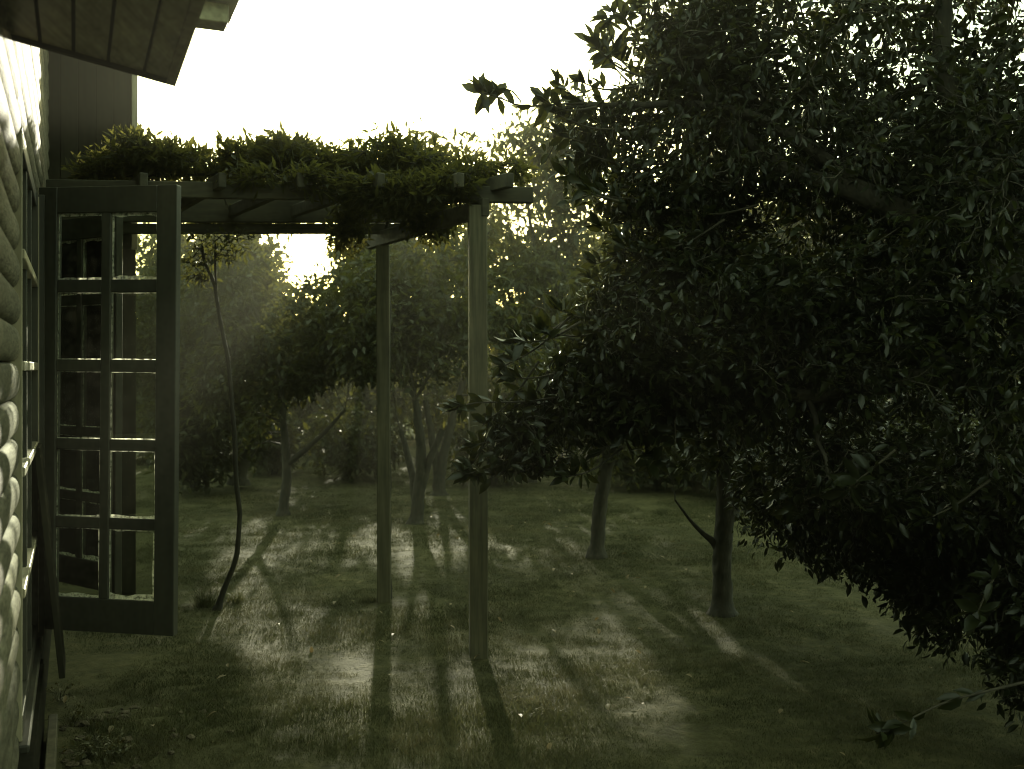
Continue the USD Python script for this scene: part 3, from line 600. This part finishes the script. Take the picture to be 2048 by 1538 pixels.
SH = [((390, 965), 12.6, [(390, 900, 12.6, 80, 75, .6, 1)], 'low dark shrub on the ground beside the door edge', 61),
      ((690, 955), 14.2, [(700, 890, 14.2, 110, 80, .7, 1)], 'rounded shrub at the back of the lawn left of the farther post', 62),
      ((985, 965), 13.6, [(985, 890, 13.6, 90, 85, .6, 1)], 'shrub at the back of the lawn beside the nearer post', 63),
      ((1310, 975), 13.0, [(1310, 900, 13.0, 120, 85, .7, 1)], 'dark shrub by the left end of the rail fence', 64),
      ((1490, 1005), 12.2, [(1500, 900, 12.2, 130, 105, .7, 1)], 'dark shrub in the shade behind the forked trunk', 66),
      ((1680, 1015), 11.6, [(1680, 910, 11.6, 150, 120, .7, 1)], 'deep shaded shrub behind the low end of the fence', 67),
      ((1890, 1030), 11.0, [(1890, 920, 11, 150, 130, .7, 1)], 'deep shaded shrub at the right edge of the lawn', 68),
      ((545, 950), 15.0, [(540, 880, 15, 60, 80, .6, 1)], 'small shrub behind the thin leaning tree', 65)]
for (bx_, by_), Z, lobes, lab, sd in SH:
    tree('shrub', lab, [[(bx_, by_, Z, .035), (bx_ + 5, by_ - 40, Z, .03), (bx_ - 4, by_ - 80, Z, .02)], [(bx_ + 5, by_, Z, .03), (bx_ + 30, by_ - 60, Z, .015)]], lobes, 420, 8, .12, 'orchard_leaf', seed=sd, clump=.25, category='shrub', keep=.5)
# a low hedge mass behind all of them
def hedge(name, label, pts, depth, h, n, seed, ll=.16):
    global rng
    rng = np.random.default_rng(seed)
    P = smooth_line(np.array(pts, float), 60)
    i = rng.integers(0, 60, n); p = P[i] + rng.normal(size=(n, 2)) * [.3, depth * .5]
    z = rng.random(n) ** .8 * h * (.75 + .5 * meshkit.noise(np.stack([p[:, 0] * .7, p[:, 1] * .3, np.zeros(n)], 1), seed))
    pos = np.stack([p[:, 0], p[:, 1], z], 1)
    ok = sun_keep(pos, .10); pos = pos[ok]; n = len(pos)
    d = unit(rng.normal(size=(n, 3)) + [0, 0, .1]); nr = unit(rng.normal(size=(n, 3)) * .6 + [0, 0, 1])
    L_ = ll * rng.uniform(.6, 1.3, n)
    setting(name, leaves(pos, d, nr, L_, L_ * .5, T_SMALL), 'orchard_leaf', True, kind='stuff', label=label, cat='hedge')
hedge('thicket', 'dark mass of thicket closing the far end of the lawn', [(-14, 19), (-8, 21), (-3, 22), (2, 21.5), (8, 20), (14, 16)], 1.6, 2.2, 30000, 51, .2)
hedge('rear_hedge', 'unseen tall hedge behind the viewer that darkens the door panes and the ambient light', [(-4, -7), (0, -8), (5, -7), (9, -2)], 1.2, 6.5, 16000, 53, .34)  # out of view; keeps bright sky off the panes and dims the lawn
hedge('far_trees', 'far-off belt of trees beyond the thicket', [(-26, 34), (-12, 38), (-4, 38), (6, 38), (20, 34)], 3.0, 3.6, 26000, 52, .34)

# sapling under the pergola
tree('sapling', 'slim young tree with a curving bare stem beside the open door', [[(434, 1224, 6.58, .024), (448, 1180, 6.58, .018), (470, 1120, 6.56, .0165), (479, 1060, 6.55, .016), (474, 960, 6.55, .0155), (468, 850, 6.55, .0145), (455, 720, 6.55, .013), (440, 640, 6.55, .012), (428, 570, 6.55, .011), (408, 520, 6.55, .009), (405, 480, 6.55, .007)], [(432, 590, 6.55, .008), (430, 530, 6.55, .007), (432, 480, 6.55, .006)]],
     [(420, 500, 6.6, 60, 40, .25, .7), (395, 545, 6.6, 40, 45, .2, .4), (470, 480, 6.6, 60, 25, .2, .3)], 60, 8, .06, 'orchard_leaf', seed=41, limbs=5, keep=.5, clump=.0, width=.32)
# vine on the pergola
vl = [(240, 338, 5.9, 70, 24, .4, .5), (300, 318, 6.0, 60, 36, .45, .9), (350, 326, 6.0, 60, 32, .45, .6), (430, 338, 6.1, 80, 22, .5, .7), (520, 326, 6.2, 60, 30, .5, .7), (590, 318, 6.2, 75, 36, .5, 1.0), (660, 334, 6.2, 60, 30, .45, .7),
      (720, 340, 6.2, 60, 34, .5, .7), (790, 326, 6.2, 70, 44, .5, 1.2), (860, 345, 6.1, 60, 36, .4, .7), (800, 386, 5.45, 130, 22, .06, .7), (700, 385, 5.45, 60, 18, .05, .25), (905, 372, 5.5, 60, 26, .08, .4), (800, 400, 6.1, 100, 40, .35, .9),
      (700, 450, 6.6, 40, 60, .2, .5), (190, 352, 5.8, 40, 14, .3, .2), (870, 445, 6.2, 60, 40, .25, .5), (480, 448, 7.05, 170, 14, .06, .5), (600, 356, 5.42, 200, 10, .05, .3), (950, 352, 5.7, 50, 26, .2, .3), (1030, 350, 5.8, 45, 36, .25, .16)]
def sp(px, py, dx, dy, Z=6.0): return ([(px, py, Z), (px + dx * .5, py + dy * .6, Z), (px + dx, py + dy, Z)], 9, .075)
vs = [sp(x, 318 + (x % 7), dx, dy) for x, dx, dy in ((262, -10, -22), (285, -8, -34), (318, 9, -30), (370, 8, -34), (410, -6, -14), (448, 8, -20), (470, 10, -20), (510, 3, -34), (545, -12, -32), (580, 14, -38), (612, -8, -34), (640, 8, -26), (690, 12, -24), (735, -10, -30), (760, -12, -36), (790, 6, -40), (820, 12, -30), (860, 10, -36))]
tree('climbing_vine', 'leafy vine matted over the top of the pergola', [[(776, 1200, 6.93, .016), (779, 1000, 6.92, .014), (776, 800, 6.92, .013), (778, 620, 6.92, .012), (768, 480, 6.9, .012), (780, 380, 6.4, .012), (600, 352, 6.1, .011), (400, 350, 6.0, .010), (220, 352, 5.9, .008)]],
     vl, 2400, 9, .072, 'vine_leaf', T_SMALL, base=(-.87, 6.93, 0), seed=42, limbs=12, droop=-.25, width=.28, n_parts=120, sprigs=vs, clump=.20, cs=4.5, spread=.8, up=.2, carve=False, category='vine', trunk_name='stem', crown_name='foliage')

# ------------------------------------------------------------------ fence at the back right
fence = thing('garden_fence', 'low rail fence in the shade behind the right-hand trees', 'fence', at(1255, 962, 14.2) * [1, 1, 0])
fa, fb_ = at(1245, 955, 14.4) * [1, 1, 0], at(1690, 1036, 10.6) * [1, 1, 0]
for k in range(6):
    p = fa + (fb_ - fa) * k / 5
    part(fence, 'post', frame_box(p, np.array([1, 0, 0]), np.array([0, 1, 0]), eZ, (-.045, -.045, -.1), (.045, .045, 1.05), .006), 'fence_wood')
for z in (.10, .55, .95): part(fence, 'rail', beam(fa + eZ * z + [0, -.06, 0], fb_ + eZ * z + [0, -.06, 0], .025, .09), 'fence_wood')

# ------------------------------------------------------------------ lawn grass, weeds, litter
rng = np.random.default_rng(77)
def grass_proto(n, rad, h, seed):
    r = np.random.default_rng(seed)
    a, q = r.uniform(0, 2 * np.pi, n), rad * np.sqrt(r.random(n))
    b = np.stack([q * np.cos(a), q * np.sin(a), np.full(n, -.008)], 1)
    hh = h * r.uniform(.4, 1.15, n); lean = r.normal(size=(n, 2)) * .5
    mid = b + np.stack([lean[:, 0] * hh * .4, lean[:, 1] * hh * .4, hh * .6], 1)
    tip = b + np.stack([lean[:, 0] * hh * 1.1, lean[:, 1] * hh * 1.1, hh], 1)
    sd = r.uniform(0, np.pi, n); w = np.stack([np.cos(sd), np.sin(sd), np.zeros(n)], 1) * r.uniform(.0009, .0019, (n, 1))
    V = np.stack([b - w, b + w, mid - w * .8, mid + w * .8, tip], 1).reshape(-1, 3)
    F = (np.array([(0, 1, 3), (0, 3, 2), (2, 3, 4)])[None] + (np.arange(n) * 5)[:, None, None]).reshape(-1, 3)
    return V, F
def soil_mask(x, y):
    """1 on bare earth (beside the house), 0 on lawn"""
    t = wall_t(x, y); nz = meshkit.fbm(np.stack([x * 3, y * 3, np.zeros_like(x)], -1), 3, 4)
    return np.clip((.62 - t) / .5 + (nz - .5) * 2.4, 0, 1) * np.clip((5.8 - y) / .8, 0, 1)
inst = UsdGeom.PointInstancer.Define(stage, '/World/lawn_grass')
protos = []
for k, (n, rad, h) in enumerate([(80, .12, .020), (80, .12, .027), (60, .10, .040)]):
    pth = f'/World/lawn_grass/grass_tuft' + ('' if k == 0 else f'_{k:03d}')
    usdkit.mesh(stage, pth, grass_proto(n, rad, h, 60 + k), L('grass_blade')); protos.append(pth)
pts = []
for y0, y1, dens in ((2.6, 5.5, 420), (5.5, 8, 260), (8, 12, 150), (12, 18, 70)):
    xa, xb = -.62 * y1 - .5, .62 * y1 + .5
    n = int((xb - xa) * (y1 - y0) * dens); pts.append(np.stack([rng.uniform(xa, xb, n), rng.uniform(y0, y1, n)], 1))
pts = np.concatenate(pts)
nz = meshkit.fbm(np.concatenate([pts * 1.3, np.zeros((len(pts), 1))], 1), 4, 8)
ok = (wall_t(pts[:, 0], pts[:, 1]) > .09) & (rng.random(len(pts)) > soil_mask(pts[:, 0], pts[:, 1]) * .97) & (nz > .27 + rng.uniform(-.05, .03, len(pts)))
for (px, py, Z) in ((957, 1312, 5.55), (768, 1204, 6.85)):
    c = at(px, py, Z); ok &= np.hypot(pts[:, 0] - c[0], (pts[:, 1] - c[1])) > .10 + .10 * rng.random(len(pts))
pts, nz = pts[ok], nz[ok]
sc = np.clip(.75 + 1.4 * (nz - .5), .5, 1.3) * rng.uniform(.7, 1.25, len(pts)) * np.where(pts[:, 1] > 8, 1.25, 1)
inst.CreatePositionsAttr(Vt.Vec3fArray.FromNumpy(np.stack([pts[:, 0], pts[:, 1], gh(pts[:, 0], pts[:, 1])], 1).astype(np.float32)))
inst.CreateProtoIndicesAttr(Vt.IntArray.FromNumpy(rng.choice(3, len(pts), p=[.5, .38, .12]).astype(np.int32)))
yaw = rng.uniform(0, np.pi, len(pts))
inst.CreateOrientationsAttr(Vt.QuathArray([Gf.Quath(float(math.cos(a)), 0.0, 0.0, float(math.sin(a))) for a in yaw]))
inst.CreateScalesAttr(Vt.Vec3fArray.FromNumpy(np.repeat(sc[:, None], 3, 1).astype(np.float32)))
inst.CreatePrototypesRel().SetTargets([Sdf.Path(p) for p in protos])
gn = Node('/World/lawn_grass', (0, 0, 0)); tag(gn, 'short patchy lawn grass across the garden', 'grass', kind='stuff')

# earth clods beside the house wall
def clod(p, r, seed):
    m = trimesh.creation.icosphere(2, r); v = m.vertices
    m.vertices = v * (.25 + 1.5 * meshkit.fbm(v / r * 1.6 + seed * 3.1, 3, seed))[:, None] * [1.2, 1, .65] + p
    return m
cl = []
for k in range(160):
    u, t = rng.uniform(2.2, 5.0), abs(rng.normal()) * .28 + .10
    p = W(u, t, 0); p[2] = float(gh(p[0], p[1])) + .004
    cl.append(clod(p, rng.uniform(.006, .026), k))
m = cat(*cl); setting('earth_clods', (m.vertices, m.faces), 'earth', True, kind='stuff', label='loose clods of bare earth at the foot of the log wall', cat='earth')
def fallen(n, box_, ll, name, label, seed):
    r = np.random.default_rng(seed)
    xy = np.stack([r.uniform(box_[0], box_[1], n), r.uniform(box_[2], box_[3], n)], 1)
    pos = np.stack([xy[:, 0], xy[:, 1], gh(xy[:, 0], xy[:, 1]) + .028], 1)
    d = unit(np.concatenate([r.normal(size=(n, 2)), r.normal(size=(n, 1)) * .2], 1)); nr = unit(np.array([0, 0, 1.0]) + r.normal(size=(n, 3)) * .3)
    L_ = ll * r.uniform(.6, 1.2, n)
    setting(name, leaves(pos, d, nr, L_, L_ * .45, T_BIG), 'dry_leaf', True, kind='stuff', label=label, cat='leaf litter')
fallen(170, (-3.2, 4.2, 3.2, 11), .05, 'fallen_leaves', 'scattered dry fallen leaves lying on the lawn', 5)
def weed(px, py, n, ll, label, seed):
    global rng
    rng = np.random.default_rng(seed)
    Z = FPX * CAMZ / (py - HY); b = at(px, py, Z); b[2] = float(gh(b[0], b[1]))
    th = thing('weed', label, 'plant', b)
    st, pos, d = [], [], []
    for k in range(n):
        a = rng.uniform(0, 6.28); q = rng.uniform(.03, .11); h = rng.uniform(.03, .10)
        tip = b + [q * math.cos(a), q * math.sin(a), h]
        line = smooth_line([b - [0, 0, .02], (b + tip) / 2 + [0, 0, .02], tip], 5); st.append(line)
        for j in range(5): pos.append(line[rng.integers(1, 5)]); d.append(unit(np.array([math.cos(a), math.sin(a), .1]) + rng.normal(size=3) * .7))
    st = np.array(st); part(th, 'stem', tubes(st, np.full(st.shape[:2], .0015), 4), 'weed_leaf')
    pos, d = np.array(pos), np.array(d); L_ = ll * rng.uniform(.6, 1.2, len(pos))
    part(th, 'foliage', leaves(pos, d, unit(rng.normal(size=d.shape) * .4 + [0, 0, 1]), L_, L_ * .6, T_BIG), 'weed_leaf', True)
weed(185, 1508, 16, .028, 'small-leaved weed in the bottom left corner by the wall', 1)
weed(235, 1498, 18, .026, 'low bushy weed with pale leaf tips right of the corner weed', 2)
weed(140, 1440, 10, .022, 'weed at the foot of the ground board against the house', 3)
weed(120, 1400, 8, .022, 'thin weed on the bare earth below the open door', 4)
def clump_grass(px, py, n, h, label, seed, rad=.06):
    Z = FPX * CAMZ / (py - HY); b = at(px, py, Z); b[2] = float(gh(b[0], b[1]))
    v, f = grass_proto(n, rad, h, seed); th = thing('grass_clump', label, 'grass', b); part(th, 'blades', (v, f), 'grass_blade', local=True)
clump_grass(205, 1455, 120, .10, 'taller grass clump on the bare earth near the house', 91)
clump_grass(410, 1215, 260, .16, 'wispy grass clump round the foot of the curving sapling', 92)
clump_grass(900, 1302, 260, .05, 'dark thick grass tuft left of the foot of the nearer post', 94, .13)
clump_grass(992, 1304, 150, .045, 'dark grass tuft right of the foot of the nearer post', 95, .10)
clump_grass(735, 1204, 220, .06, 'grass tuft at the foot of the farther post', 96)
clump_grass(470, 1205, 160, .10, 'shorter grass clump just right of the sapling foot', 93)

# ------------------------------------------------------------------ thin haze, added to lift the blacks and stand in for glare
if HAZE_DENSITY > 0:
    usdkit.material(stage, L('haze_air'), {'v': ('principled_volume', {'color': (.95, .95, .78), 'density': HAZE_DENSITY, 'anisotropy': .70})}, volume='v.volume')
    hb = trimesh.creation.box(bounds=[(-430, -430, -1.2), (430, 430, 7.0)])
    setting('haze', hb, 'haze_air', kind='stuff')
